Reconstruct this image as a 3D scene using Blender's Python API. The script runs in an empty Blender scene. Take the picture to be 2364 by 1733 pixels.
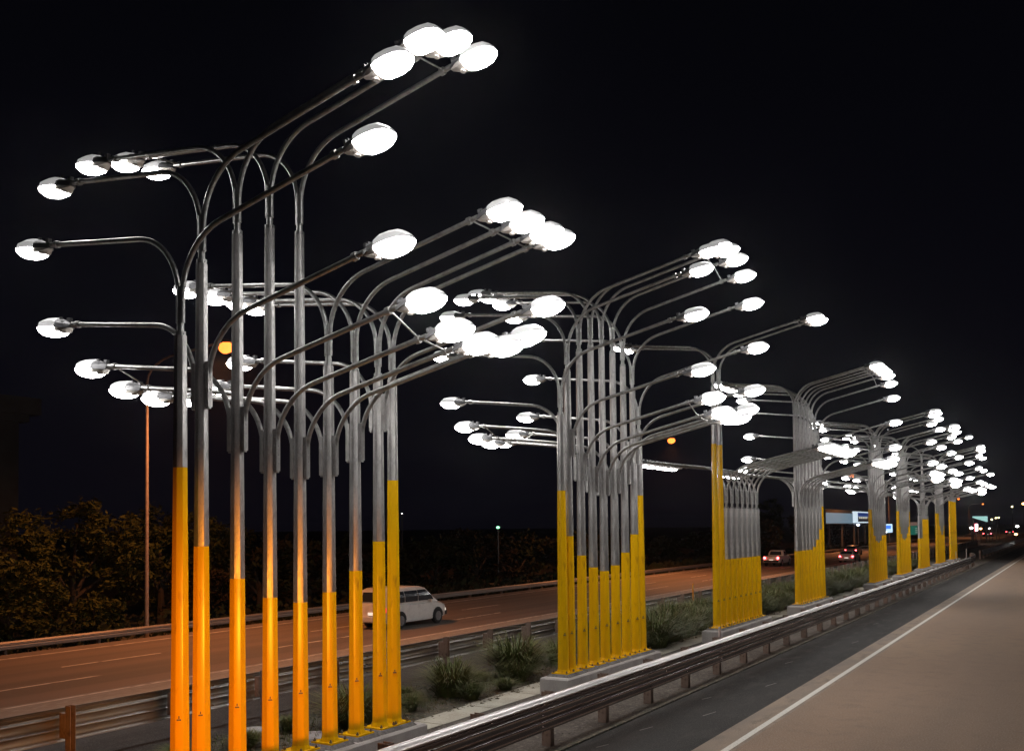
import bpy, math, random
from mathutils import Vector, Matrix
random.seed(7)
PI = math.pi
# ------------------------------------------------------------------ camera
scene = bpy.context.scene
COL = scene.collection
cam_d = bpy.data.cameras.new("camera")
cam = bpy.data.objects.new("camera", cam_d); COL.objects.link(cam)
TH, PIT, ROL = 0.5394, 0.03386, -0.01033
fw = Vector((-math.sin(TH)*math.cos(PIT), math.cos(TH)*math.cos(PIT), math.sin(PIT)))
rt = Vector((math.cos(TH), math.sin(TH), 0)); up = rt.cross(fw)
r2 = rt*math.cos(ROL) + up*math.sin(ROL); u2 = -rt*math.sin(ROL) + up*math.cos(ROL)
M = Matrix((r2, u2, -fw)).transposed().to_4x4(); M.translation = Vector((0, 0, 3.3))
cam.matrix_world = M
cam_d.sensor_width = 36; cam_d.lens = 36*2180.2/2364
cam_d.shift_y = 0.1174; cam_d.clip_start = 0.1; cam_d.clip_end = 3000
scene.camera = cam
# ------------------------------------------------------------------ world: moonless night sky
w = bpy.data.worlds.new("World"); scene.world = w; w.use_nodes = True
wn = w.node_tree; bg = wn.nodes["Background"]
tc = wn.nodes.new('ShaderNodeTexCoord'); sx = wn.nodes.new('ShaderNodeSeparateXYZ'); cr = wn.nodes.new('ShaderNodeValToRGB')
wn.links.new(tc.outputs['Generated'], sx.inputs[0]); wn.links.new(sx.outputs['Z'], cr.inputs[0]); wn.links.new(cr.outputs[0], bg.inputs[0])
cr.color_ramp.elements[0].position = 0.0; cr.color_ramp.elements[0].color = (0.0026, 0.0024, 0.0044, 1)
cr.color_ramp.elements[1].position = 0.6; cr.color_ramp.elements[1].color = (0.0008, 0.0009, 0.0017, 1)
bg.inputs[1].default_value = 1.0
vs = scene.view_settings
vs.view_transform = 'Standard'; vs.look = 'None'; vs.exposure = 0.0; vs.gamma = 1.0; vs.use_curve_mapping = False
scene.render.resolution_x = 1024; scene.render.resolution_y = 750
scene.cycles.max_bounces = 6; scene.cycles.use_light_tree = True
scene.cycles.sample_clamp_indirect = 3.0
# ------------------------------------------------------------------ materials
def mat(name, col=(.5, .5, .5), rough=.6, metal=0., emit=None, es=0., noise=None, bump=0., bscale=20., spec=.5, coat=0.):
    m = bpy.data.materials.new(name); m.use_nodes = True; nt = m.node_tree; b = nt.nodes['Principled BSDF']
    b.inputs['Base Color'].default_value = (*col, 1); b.inputs['Roughness'].default_value = rough
    b.inputs['Metallic'].default_value = metal; b.inputs['Specular IOR Level'].default_value = spec
    b.inputs['Coat Weight'].default_value = coat
    if emit: b.inputs['Emission Color'].default_value = (*emit, 1); b.inputs['Emission Strength'].default_value = es
    if noise or bump: co = nt.nodes.new('ShaderNodeTexCoord')
    if noise:                        # list of (scale, colour2, lo, hi, stretch)
        prev = None
        for (sc, c2, lo, hi, st) in noise:
            mp = nt.nodes.new('ShaderNodeMapping'); mp.inputs['Scale'].default_value = st
            n = nt.nodes.new('ShaderNodeTexNoise'); n.inputs['Scale'].default_value = sc; n.inputs['Detail'].default_value = 5
            r = nt.nodes.new('ShaderNodeMapRange'); r.inputs['From Min'].default_value = lo; r.inputs['From Max'].default_value = hi
            mx = nt.nodes.new('ShaderNodeMix'); mx.data_type = 'RGBA'
            nt.links.new(co.outputs['Object'], mp.inputs[0]); nt.links.new(mp.outputs[0], n.inputs[0])
            nt.links.new(n.outputs['Fac'], r.inputs[0]); nt.links.new(r.outputs[0], mx.inputs[0])
            if prev: nt.links.new(prev, mx.inputs[6])
            else: mx.inputs[6].default_value = (*col, 1)
            mx.inputs[7].default_value = (*c2, 1); prev = mx.outputs[2]
        nt.links.new(prev, b.inputs['Base Color'])
    if bump:
        n = nt.nodes.new('ShaderNodeTexNoise'); n.inputs['Scale'].default_value = bscale; n.inputs['Detail'].default_value = 6
        bp = nt.nodes.new('ShaderNodeBump'); bp.inputs['Strength'].default_value = bump; bp.inputs['Distance'].default_value = .02
        nt.links.new(co.outputs['Object'], n.inputs[0]); nt.links.new(n.outputs['Fac'], bp.inputs['Height']); nt.links.new(bp.outputs[0], b.inputs['Normal'])
    return m
I1 = (1, 1, 1)
galv = mat('galvanised_steel', (.56, .545, .53), .38, .75, noise=[(7, (.22, .205, .20), .42, .66, (1, 1, .16)), (22, (.36, .35, .35), .5, .7, (1, 1, .4)), (70, (.55, .54, .52), .58, .75, I1)], bump=.15, bscale=30)
tube_m = mat('galvanised_tube', (.40, .40, .39), .34, .85, noise=[(14, (.24, .23, .22), .45, .7, I1)])
yel = mat('yellow_paint', (.84, .465, .002), .24, 0, spec=.45, noise=[(3, (.72, .385, .003), .5, .66, (1, 1, .12)), (9, (.55, .27, .01), .62, .74, (1, 1, .25)), (70, (.5, .25, .01), .68, .8, I1)], bump=.04, bscale=60)
led = mat('lit_bowl', (1, 1, 1), .3, emit=(1, .975, .95), es=43)
capm = mat('lamp_shell_glow', (.34, .34, .35), .3, emit=(1, .98, .97), es=.3)  # faint emission stands in for bowl light passing through the shell
darkm = mat('dark_alloy', (.10, .10, .105), .5, .3)
alloy = mat('cast_alloy', (.45, .42, .39), .5, .4)
boltm = mat('bolt_steel', (.16, .13, .11), .5, .6)
grout = mat('grout', (.17, .155, .145), .9, noise=[(20, (.10, .09, .085), .4, .7, I1)], bump=.5, bscale=40)
conc = mat('plinth_concrete', (.40, .37, .35), .85, noise=[(3, (.30, .27, .26), .35, .7, (1, 1, .4)), (40, (.46, .43, .40), .5, .8, I1)], bump=.25, bscale=60)
path_m = mat('path_concrete', (.42, .39, .32), .9, noise=[(1.5, (.28, .25, .2), .4, .65, I1), (25, (.5, .47, .4), .5, .75, I1), (90, (.2, .17, .13), .62, .75, I1)], bump=.4, bscale=50)
soil = mat('dry_soil', (.095, .08, .06), .95, noise=[(.8, (.05, .043, .03), .4, .6, I1), (4, (.04, .042, .02), .5, .62, I1), (16, (.18, .14, .10), .52, .68, I1), (120, (.2, .17, .13), .64, .78, I1)], bump=.9, bscale=45)
grav = mat('gravel_verge', (.085, .07, .058), .95, noise=[(1.2, (.05, .04, .034), .4, .62, I1), (14, (.15, .125, .10), .5, .7, I1), (60, (.19, .165, .14), .56, .75, I1), (160, (.28, .25, .22), .66, .8, I1)], bump=.9, bscale=70)
asph = mat('shoulder_asphalt', (.038, .034, .032), .9, noise=[(.7, (.022, .020, .019), .4, .6, (1, .15, 1)), (4, (.05, .044, .04), .5, .7, (1, .3, 1)), (40, (.085, .078, .07), .54, .7, I1), (180, (.11, .10, .09), .58, .8, I1)], bump=.5, bscale=180, spec=.25)
road_m = mat('worn_pale_road_sodium_tint', (.275, .178, .118), .88, noise=[(.8, (.22, .15, .105), .38, .66, (1, .05, 1)), (.3, (.30, .195, .12), .48, .7, (1, .3, 1)), (2.3, (.21, .14, .098), .5, .75, I1),  (38, (.33, .25, .19), .5, .68, I1), (55, (.12, .09, .07), .56, .7, I1), (200, (.33, .25, .19), .56, .8, I1), (260, (.12, .09, .07), .62, .8, I1)], bump=.3, bscale=200, spec=.3)  # warm light of unseen sodium lamps is put into these road colours
strip_m = mat('road_edge_strip', (.25, .18, .125), .85, noise=[(5, (.13, .1, .075), .5, .66, (1, .4, 1)), (40, (.34, .26, .2), .5, .68, I1), (2, (.2, .155, .12), .4, .62, (1, .3, 1)), (120, (.34, .28, .22), .56, .8, I1)], bump=.4, bscale=120)
far_m = mat('motorway_asphalt', (.21, .165, .14), .75, noise=[(.9, (.14, .12, .105), .38, .62, (1, .02, 1)), (14, (.2, .165, .14), .56, .8, I1)], bump=.3, bscale=150)
farsh_m = mat('motorway_shoulder', (.36, .32, .27), .85, noise=[(.8, (.31, .28, .24), .4, .62, (1, .05, 1)), (12, (.46, .42, .36), .5, .75, (1, .3, 1))], bump=.3, bscale=150)
white_p = mat('road_paint', (.62, .58, .52), .7, noise=[(30, (.35, .31, .27), .55, .7, I1)])
white_f = mat('far_road_paint', (.8, .74, .66), .7, noise=[(12, (.2, .16, .14), .5, .65, (1, .2, 1))])
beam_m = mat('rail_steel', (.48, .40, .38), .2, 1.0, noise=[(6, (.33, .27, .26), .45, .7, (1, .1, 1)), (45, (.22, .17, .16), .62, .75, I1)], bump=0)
beam_t = mat('rail_steel_highlight', (.54, .50, .49), .36, 1.0, noise=[(8, (.42, .40, .40), .5, .72, (1, .15, 1)), (40, (.34, .32, .32), .62, .75, I1)])  # paler, rougher copy of the rail steel, brightens the lamp highlights
beam_b = mat('rail_steel_dull', (.46, .44, .42), .38, .9, noise=[(6, (.22, .2, .19), .45, .7, (1, .1, 1))])
post_m = mat('rail_post_rusty', (.22, .155, .125), .7, .3, noise=[(12, (.12, .075, .055), .45, .7, I1)])
verge_m = mat('dark_verge', (.045, .045, .022), .95, noise=[(3, (.08, .07, .035), .45, .65, I1)], bump=.8, bscale=20)
leaf_o = mat('leaf_olive', (.07, .075, .018), .85, noise=[(1.2, (.026, .034, .010), .42, .62, I1)], spec=.2)
leaf_d = mat('leaf_dark', (.02, .027, .010), .8, noise=[(.8, (.034, .028, .013), .45, .62, I1)], spec=.15)
leaf_w = mat('leaf_warm', (.026, .017, .009), .8, noise=[(.8, (.014, .015, .007), .45, .62, I1)], spec=.15)
bark = mat('bark', (.03, .022, .016), .9)
blade = mat('grass_blade', (.085, .105, .018), .65, noise=[(3, (.15, .12, .035), .5, .68, I1), (1.5, (.045, .07, .012), .45, .65, I1)])
blade_y = mat('grass_blade_dry', (.12, .085, .038), .75, noise=[(3, (.10, .10, .03), .45, .65, I1)])
litter = mat('leaf_litter', (.11, .075, .04), .9, noise=[(2, (.06, .05, .03), .4, .6, I1)])
carw = mat('car_white', (.72, .72, .70), .3, coat=.6, noise=[(3, (.60, .60, .58), .45, .7, I1)])
carg = mat('car_silver', (.3, .3, .31), .35, .4, coat=.5)
glass = mat('car_glass', (.03, .034, .042), .12, spec=.8)
tyre = mat('tyre_rubber', (.015, .015, .016), .85)
rimm = mat('wheel_rim', (.25, .25, .26), .4, .6)
plast = mat('black_plastic', (.02, .02, .022), .6)
tail = mat('tail_light_lit', (.5, .01, .02), .3, emit=(1, .06, .07), es=26)
taild = mat('tail_light_dim', (.5, .02, .03), .3, emit=(1, .03, .04), es=2.2)
headm = mat('head_light_lit', (1, 1, 1), .3, emit=(1, .97, .93), es=30)
plate_m = mat('number_plate_lit', (.8, .8, .7), .5, emit=(1, .85, .7), es=.8)
sod = mat('sodium_glow', (1, .6, .3), .4, emit=(1, .2, .028), es=3.4)
sod_p = mat('painted_post', (.34, .27, .22), .6, .3, noise=[(5, (.26, .2, .17), .4, .6, I1)])
# ------------------------------------------------------------------ mesh helpers
class MB:
    def __init__(s): s.v = []; s.f = []; s.mi = []; s.m = 0
    def add(s, vs_, fs):
        o = len(s.v); s.v += [tuple(v) for v in vs_]; s.f += [tuple(o+i for i in f) for f in fs]; s.mi += [s.m]*len(fs)
    def box(s, c, d, rz=0., taper=1.):
        x, y, z = d[0]/2, d[1]/2, d[2]/2; vv = []
        for k, t in ((-1, 1), (1, taper)):
            for a, b in ((-1, -1), (1, -1), (1, 1), (-1, 1)):
                px, py = a*x*t, b*y*t
                vv.append((c[0]+px*math.cos(rz)-py*math.sin(rz), c[1]+px*math.sin(rz)+py*math.cos(rz), c[2]+k*z))
        s.add(vv, [(3, 2, 1, 0), (4, 5, 6, 7), (0, 1, 5, 4), (1, 2, 6, 5), (2, 3, 7, 6), (3, 0, 4, 7)])
    def prism(s, c, r0, r1, z0, z1, n=8, ph=PI/8, cap=True):
        vv = []
        for r, z in ((r0, z0), (r1, z1)):
            for i in range(n): vv.append((c[0]+r*math.cos(ph+i*2*PI/n), c[1]+r*math.sin(ph+i*2*PI/n), z))
        fs = [(i, (i+1) % n, n+(i+1) % n, n+i) for i in range(n)]
        if cap: fs += [tuple(range(n))[::-1], tuple(range(n, 2*n))]
        s.add(vv, fs)
    def tube(s, pts, r, n=10, cap=True):
        pts = [Vector(p) for p in pts]; vv = []; u = None
        for i, p in enumerate(pts):
            t = (pts[min(i+1, len(pts)-1)]-pts[max(i-1, 0)]).normalized()
            if u is None: u = t.orthogonal().normalized()
            u = (u - t*u.dot(t)).normalized(); q = t.cross(u)
            rr = r[i] if isinstance(r, (list, tuple)) else r
            for k in range(n): vv.append(p + (u*math.cos(2*PI*k/n)+q*math.sin(2*PI*k/n))*rr)
        fs = [(i*n+k, i*n+(k+1) % n, (i+1)*n+(k+1) % n, (i+1)*n+k) for i in range(len(pts)-1) for k in range(n)]
        if cap: fs += [tuple(range(n))[::-1], tuple((len(pts)-1)*n+k for k in range(n))]
        s.add(vv, fs)
    def loft(s, rings, cap=True):
        n = len(rings[0]); vv = [p for r in rings for p in r]
        fs = [(i*n+k, i*n+(k+1) % n, (i+1)*n+(k+1) % n, (i+1)*n+k) for i in range(len(rings)-1) for k in range(n)]
        if cap: fs += [tuple(range(n))[::-1], tuple((len(rings)-1)*n+k for k in range(n))]
        s.add(vv, fs)
    def quad(s, a, b, c, d): s.add([a, b, c, d], [(0, 1, 2, 3)])
    def sheet(s, x0, x1, y0, y1, z): s.quad((x0, y0, z), (x1, y0, z), (x1, y1, z), (x0, y1, z))
    def mesh(s, name, m, smooth=False):
        me = bpy.data.meshes.new(name); me.from_pydata(s.v, [], s.f)
        for q in (m if isinstance(m, (list, tuple)) else [m]): me.materials.append(q)
        if isinstance(m, (list, tuple)): me.polygons.foreach_set('material_index', s.mi)
        if smooth: me.polygons.foreach_set('use_smooth', [True]*len(me.polygons))
        me.update(); return me
def inst(name, me, parent=None, loc=(0, 0, 0), rz=0., sc=None):
    o = bpy.data.objects.new(name, me); COL.objects.link(o); o.location = loc; o.rotation_euler = (0, 0, rz)
    if sc: o.scale = sc
    if parent: o.parent = parent
    return o
def tag(o, label=None, cat=None, group=None, kind=None):
    if label: o['label'] = label
    if cat: o['category'] = cat
    if group: o['group'] = group
    if kind: o['kind'] = kind
    return o
def thing(name, label, cat, loc=(0, 0, 0), rz=0., group=None):
    return tag(inst(name, None, None, loc, rz), label, cat, group)
def smooth_angle(me, ang=40):
    me.polygons.foreach_set('use_smooth', [True]*len(me.polygons))
    try: me.set_sharp_from_angle(angle=math.radians(ang))
    except Exception: pass
    return me
# ------------------------------------------------------------------ setting
K = 4.5/3.3       # the motorway lies 1.2 m lower than the median
def fz(z): return 3.3+(z-3.3)*K
def struct(name, m, build):
    b = MB(); build(b); return tag(inst(name, b.mesh(name, m)), kind='structure')
def ground_b(b):
    prof = [(-1200, 1), (-80, -.6), (-46, -1.8), (-36.3, -1.85), (-34.3, -1.22), (-18.2, -1.22), (-14.3, -.02), (60, -.02), (900, -.02)]
    ys = [-60, 0, 40, 120, 400, 2400]
    for i in range(len(prof)-1):
        for j in range(len(ys)-1):
            (a, za), (c, zc) = prof[i], prof[i+1]
            b.quad((a, ys[j], za), (c, ys[j], zc), (c, ys[j+1], zc), (a, ys[j+1], za))
struct('ground', soil, ground_b)
struct('gravel_verge', grav, lambda b: b.sheet(-9.3, -6.62, -10, 90, -.008))
struct('road_shoulder', asph, lambda b: b.sheet(-6.66, -4.95, -10, 900, -.004))
def near_road(b): b.sheet(-4.42, 16, -10, 900, 0.0)
struct('road', road_m, near_road)
struct('road_edge', strip_m, lambda b: b.sheet(-4.97, -4.419, -10, 900, -.001))
struct('edge_line', white_p, lambda b: b.sheet(-4.59, -4.485, -10, 900, .003))
struct('motorway_shoulder', farsh_m, lambda b: b.sheet(-24.0, -17.4, -10, 900, -1.206))
struct('rail_footing_strip', asph, lambda b: b.sheet(-14.25, -11.75, -10, 160, -.01))
struct('shoulder_kerb', soil, lambda b: b.box((-6.66, 40, .005), (.07, 90, .03)))
struct('motorway', far_m, lambda b: b.sheet(-34.2, -23.95, -10, 900, -1.202))
def far_lines(b):
    z = -1.198; b.sheet(-23.79, -23.67, -10, 900, z)
    for k in range(-1, 60):
        y = 14.5+k*12.; b.sheet(-26.6, -26.47, y, y+4.5, z)
        b.sheet(-29.4, -29.27, y+5, y+9, z)
    b.sheet(-33.1, -32.95, -10, 900, z)
struct('lane_markings', white_f, far_lines)
def pathb(b):
    y = 2.
    while y < 90:
        n = random.uniform(1.2, 1.9)
        b.sheet(-9.93+random.uniform(-.06, .06), -9.27, y, y+n-.025, .004); y += n
struct('concrete_path', path_m, pathb)
def marks(b):
    rnd = random.Random(3)
    for x, y, l in ((-5.9, 11.6, .5), (-6.2, 14.3, .35), (-5.7, 15.9, .45), (-6.25, 17.4, .3), (-5.6, 19.4, .5), (-6.3, 12.9, .25), (-6.1, 22.8, .4), (-5.5, 27.5, .5), (-5.9, 33, .5)):
        b.quad((x, y, .001), (x+.02, y-.012, .001), (x+.10, y+l, .001), (x+.085, y+l+.008, .001))
struct('survey_marks', mat('faded_marks', (.24, .22, .20), .8), marks)
def cracks(b):
    rnd = random.Random(9)
    for x, y, n in ((-2.2, 12.5, 9), (-1.0, 17, 12), (-3.4, 19, 9), (.6, 22, 10), (-2.6, 29, 14), (-3.6, 14.2, 6)):
        a = rnd.uniform(-.4, .9)
        for _ in range(n):
            a += rnd.uniform(-.5, .5); l = rnd.uniform(.12, .4); w_ = rnd.uniform(.003, .007); nx, ny = x+math.cos(a)*l, y+math.sin(a)*l
            b.quad((x, y-w_, .002), (nx, ny-w_, .002), (nx, ny+w_, .002), (x, y+w_, .002)); x, y = nx, ny
struct('road_cracks', mat('crack_dirt', (.05, .04, .032), .95), cracks)
# plain pebble and leaf litter scattered over the median
def scatter_mesh(n, x0, x1, y0, y1, s0, s1):
    b = MB()
    for _ in range(n):
        y = y0+(y1-y0)*random.random()**1.7; x = random.uniform(x0, x1); s = random.uniform(s0, s1); a = random.uniform(0, PI); z = .004
        h = s*random.uniform(.1, .6)
        c, t = math.cos(a)*s, math.sin(a)*s
        b.add([(x-c, y-t, z), (x+t*.6, y-c*.6, z+h*.3), (x+c, y+t, z), (x-t*.6, y+c*.6, z+h)], [(0, 1, 2), (0, 2, 3)])
    return b
tag(inst('leaf_litter', scatter_mesh(6500, -12.0, -9.7, 7, 60, .014, .06).mesh('leaf_litter', litter)), 'dry leaves and twigs strewn over the median soil', 'leaf litter', kind='stuff')
tag(inst('loose_gravel', scatter_mesh(2600, -9.2, -6.8, 7, 45, .008, .028).mesh('loose_gravel', grav)), 'loose pale stones along the verge behind the front guardrail', 'gravel', kind='stuff')
# plinths under each cluster of poles
GY = {1: (7.43, 7.74, 8.3, 8.85, 9.4, 9.97, 10.53, 11.06, 11.4)}
for g, d0 in ((2, 16.88), (3, 26.3), (4, 35.45), (5, 49.9), (6, 58.4), (7, 66.8), (8, 75.7), (9, 84.2)):
    GY[g] = tuple(d0 + (y-7.43) for y in GY[1])
GY[3] = tuple(26.3+q for q in (0, .5, 1.03, 1.56, 2.09, 2.61, 3.13, 3.63, 4.1))
ORD = ['nearest', 'second', 'third', 'fourth', 'fifth', 'sixth', 'seventh', 'eighth', 'farthest']
for g in range(1, 10):
    b = MB(); y0, y1 = GY[g][0]-.42, GY[g][-1]+.42
    ch = .03
    rings = []
    for (z, i) in ((-.02, 0), (.30, 0), (.33, ch)):
        rings.append([(-9.25+i, y0+i, z), (-8.63-i, y0+i, z), (-8.63-i, y1-i, z), (-9.25+i, y1-i, z)])
    b.loft(rings)
    o = inst('concrete_plinth', b.mesh('concrete_plinth', conc))
    tag(o, 'long low grey concrete plinth carrying the %s cluster of yellow lamp poles' % ORD[g-1], 'plinth', 'concrete plinths under the pole clusters')
# ------------------------------------------------------------------ lamp pole parts (shared meshes)
def arm_mesh(name, x0, reach, tanb, r=.82, rad=.032):
    be = math.atan(tanb); P = []
    for k in range(15):
        f = (PI/2-be)*k/14; P.append((x0+r*(1-math.cos(f)), 0, r*math.sin(f)))
    xe = reach-.43; x1, z1 = P[-1][0], P[-1][2]
    for k in (1, 2, 3): t = k/3; P.append((x1+(xe-x1)*t, 0, z1+(xe-x1)*t*tanb))
    P = [(x0, 0, -.30)]+P
    b = MB(); b.tube(P, rad, 10)
    e = Vector(P[-1]); dv = Vector((1, 0, tanb)).normalized()
    b.tube([e-dv*.16, e-dv*.10], rad*1.5, 10)
    return smooth_angle(b.mesh(name, tube_m)), e
TR, TL = .225, .125
ARM = {('u', 1): arm_mesh('arm_upper', .03, 2.935, TR), ('u', -1): arm_mesh('arm_upper', .03, 2.935, TL),
       ('l', 1): arm_mesh('arm_lower', .118, 2.94, TR), ('l', -1): arm_mesh('arm_lower', .118, 2.94, TL)}
def lamp_meshes():
    # luminaire: u axis = x outward, rim at z=0, bowl below, shell above
    def ring(u, w, t, z0=0., n=7):
        pts = []
        for k in range(n): a = PI*k/(n-1); pts.append((u, w*math.cos(a), z0+t*abs(math.sin(a))**.8))
        return pts
    h = MB()    # dark gear housing
    h.loft([ring(*q) for q in ((-.06, .045, .07), (.02, .075, .09), (.10, .10, .10), (.27, .13, .115), (.275, .12, .11))])
    h.box((.02, 0, .11), (.10, .05, .05)); h.box((.15, .07, .125), (.06, .03, .03)); h.box((.05, -.06, .08), (.05, .04, .04))
    hm = smooth_angle(h.mesh('gear_housing', darkm), 30)
    t = MB()    # pale underside tray, wedge from neck to bowl
    t.loft([[(-.06, .03, .01), (-.06, -.03, .01), (-.06, -.03, .0), (-.06, .03, .0)],
            [(.14, .10, .0), (.14, -.10, .0), (.14, -.09, -.045), (.14, .09, -.045)],
            [(.30, .13, .0), (.30, -.13, .0), (.30, -.12, -.05), (.30, .12, -.05)]])
    t.tube([(.155, .03, -.045), (.155, .03, -.065)], .045, 12)
    tm = smooth_angle(t.mesh('gear_tray', alloy), 30)
    c = MB()    # clear shell above bowl, faceted
    c.loft([ring(u, w_, t_, .003, 7) for u, w_, t_ in ((.278, .135, .13), (.36, .165, .145), (.50, .172, .14), (.63, .158, .12), (.71, .116, .07), (.752, .062, .03))])
    cm = smooth_angle(c.mesh('upper_shell', capm), 25)
    l = MB()    # glowing bowl
    rings = []
    for u, w_, d in ((.262, .12, .03), (.285, .145, .075), (.36, .168, .105), (.50, .176, .115), (.63, .158, .098), (.71, .115, .06), (.752, .06, .025)):
        pts = []
        for k in range(11): a = PI*k/10; pts.append((u, -w_*math.cos(a), -d*math.sin(a)))
        rings.append(pts)
    l.loft(rings); lm = smooth_angle(l.mesh('lit_bowl', led), 60)
    return hm, tm, cm, lm
LH, LT, LC, LL = lamp_meshes()
for me_ in (LH, LT, LC, LL):
    for v in me_.vertices: v.co.x = v.co.x*.62 if v.co.x < .27 else .167+(v.co.x-.27)*.87
def make_lamp(parent, loc, side, tanb):
    o = inst('lamp_head', LH, parent, loc, 0 if side > 0 else PI)
    o.rotation_euler = (0, -math.atan(tanb)*.7, 0 if side > 0 else PI)
    inst('gear_tray', LT, o); inst('upper_shell', LC, o); inst('lit_bowl', LL, o)
    return o
bp = MB(); bp.box((0, 0, .39), (.36, .36, .022))
BP = bp.mesh('base_plate', yel)
bw = MB(); bw.prism((0, 0), .135, .113, .401, .47, 8)
BW = bw.mesh('weld_collar', yel)
gr = MB(); gr.box((0, 0, .353), (.50, .50, .05), taper=.82)
GR = gr.mesh('grout_pad', grout)
bo = MB()
for a in (-1, 1):
    for c in (-1, 1): bo.tube([(a*.145, c*.145, .33), (a*.145, c*.145, .445)], .011, 6); bo.tube([(a*.145, c*.145, .401), (a*.145, c*.145, .425)], .02, 6)
BO = bo.mesh('anchor_bolts', boltm)
hd = MB(); hd.box((.07, -.07, 1.15), (.05, .05, .016), rz=PI/4); hd.box((.082, -.082, 1.18), (.014, .014, .03), rz=PI/4)
HD = hd.mesh('cable_lug', boltm)
br = MB(); br.box((.118, 0, .27), (.066, .066, .54)); br.box((.07, 0, .15), (.04, .04, .03)); br.box((.07, 0, .42), (.04, .04, .03))
for k in range(4): br.tube([(.118, -.033, .1+.11*k), (.118, -.044, .1+.11*k)], .009, 6); br.tube([(.151, 0, .1+.11*k), (.161, 0, .1+.11*k)], .009, 6)
BR = br.mesh('arm_bracket', galv)
def rad_at(z): return .110 - (z-.4)*.0148 if z < 3.8 else max(.0600-.0008*(z-3.8), .056)
def oct_r(z): return (.108-(min(z, 4.2)-.4)*.0080-(max(z, 4.2)-4.2)*.0052)
def oct_part(name, m, z0, z1, parent):
    b = MB(); n = max(1, int((z1-z0)/.8)); 
    vv = []; rings = []
    for k in range(n+1):
        z = z0+(z1-z0)*k/n; r = oct_r(z)/math.cos(PI/8)
        rr = []
        for i in range(8):
            a = PI/8+i*PI/4
            for da in (-.16, 0, .16): q = math.cos(PI/8)/math.cos(PI/8-abs(da)) if da else .984; rr.append((r*q*math.cos(a+da), r*q*math.sin(a+da), z))
        rings.append(rr)
    b.loft(rings); return inst(name, smooth_angle(b.mesh(name, m), 30), parent)
NTH = ['first', 'second', 'third', 'fourth', 'fifth', 'sixth', 'seventh', 'eighth', 'ninth']
def make_pole(g, i, y, Y, T, B, nxt=None):
    n_l = 4 if B else 2
    desc = '%s lamp pole from the left in the %s cluster, %s lamps, %s' % (NTH[i], ORD[g-1], 'four' if B else 'two',
        'low yellow band' if Y < 2.6 else 'medium yellow band' if Y < 3.5 else 'tall yellow base')
    t = thing('lamp_pole', desc, 'lamp pole', (-8.94, y, 0), 0, 'galvanised and yellow lamp poles of the roadside sculpture')
    inst('base_plate', BP, t); inst('grout_pad', GR, t)
    if g <= 4: inst('anchor_bolts', BO, t); inst('weld_collar', BW, t)
    if g <= 3: inst('cable_lug', HD, t)
    ztop = T-.70
    oct_part('painted_section', yel, .401, Y, t)
    if ztop > Y+.02: oct_part('galvanised_section', galv, Y, ztop, t)
    z0 = max(ztop, Y)
    b = MB(); b.tube([(0, 0, z0-.01), (0, 0, z0+.05)], .062, 10); b.tube([(0, 0, z0+.05), (0, 0, T-.12)], .040, 12)
    b.tube([(.046, 0, z0+.02), (.07, 0, z0+.02)], .012, 6)
    inst('neck_tube', smooth_angle(b.mesh('neck_tube', tube_m)), t)
    for side in (1, -1):
        tb = TR if side > 0 else TL
        me, e = ARM[('u', side)]; z = T-.25
        a = inst('arm', me, t, (0, 0, z), 0 if side > 0 else PI)
        make_lamp(t, (side*(e.x+.05), 0, z+e.z-.045), side, tb)
        if B:
            inst('arm_bracket', BR, t, (0, 0, B), 0 if side > 0 else PI)
            me, e = ARM[('l', side)]
            inst('arm', me, t, (0, 0, B+.28), 0 if side > 0 else PI)
            make_lamp(t, (side*(e.x+.05), 0, B+.28+e.z-.045), side, tb)
    if nxt and g <= 4:
        ny, nT, nB = nxt
        for side in (1, -1):
            e = ARM[('u', side)][1]
            if abs(nT-T) < .35:
                b = MB(); b.tube([(side*(e.x-.12), 0, T-.25+e.z-.01), (side*(e.x-.12), ny-y, nT-.25+e.z-.01)], .011, 6); inst('tie_bar', b.mesh('tie_bar', tube_m), t)
            e = ARM[('l', side)][1]
            if B and nB and abs(nB-B) < .3:
                b = MB(); b.tube([(side*(e.x-.12), 0, B+.28+e.z-.01), (side*(e.x-.12), ny-y, nB+.28+e.z-.01)], .011, 6); inst('tie_bar', b.mesh('tie_bar', tube_m), t)
    return t
TA = [6.28, 7.2, 7.7, 7.92, 7.98, 7.92, 7.7, 7.2, 6.28]
BA = [None, 4.77, 4.29, 4.06, 4.0, 4.06, 4.29, 4.77, None]
YA = [4.04, 3.12, 2.71, 2.44, 2.34, 2.44, 2.71, 3.12, 4.04]
PAT = {
 1: (YA, TA[:5]+[6.28]*4, BA),
 2: (YA, TA, BA),
 3: ([5.66]*2+[2.31]*7, [7.98]*2+[4.52]*7, [None]*9),
 4: ([2.34]*5+YA[5:], [7.98]*5+TA[5:], [4.0]*5+BA[5:]),
 5: (YA[:7]+[2.71, 2.71], TA, BA[:8]+[4.77]),
 6: (YA, TA, BA),
 7: ([2.34]*3+[3.6]*6, [4.52]*3+[6.28, 7.98, 6.28]+[4.52]*3, [None]*4+[4.77]+[None]*4),
 8: ([4.04]*3+[3.12, 2.71, 2.44, 2.44, 2.71, 3.12], TA, BA),
 9: ([5.1]*9, [5.3, 5.3, 5.3, 6.28, 6.28, 6.28, 5.3, 5.3, 5.3], [None]*9),
}
for g in range(1, 10):
    Yl, Tl, Bl = PAT[g]
    for i in range(9):
        nx = (GY[g][i+1], Tl[i+1], Bl[i+1]) if i < 8 else None
        make_pole(g, i, GY[g][i], Yl[i], Tl[i], Bl[i], nx)
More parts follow.
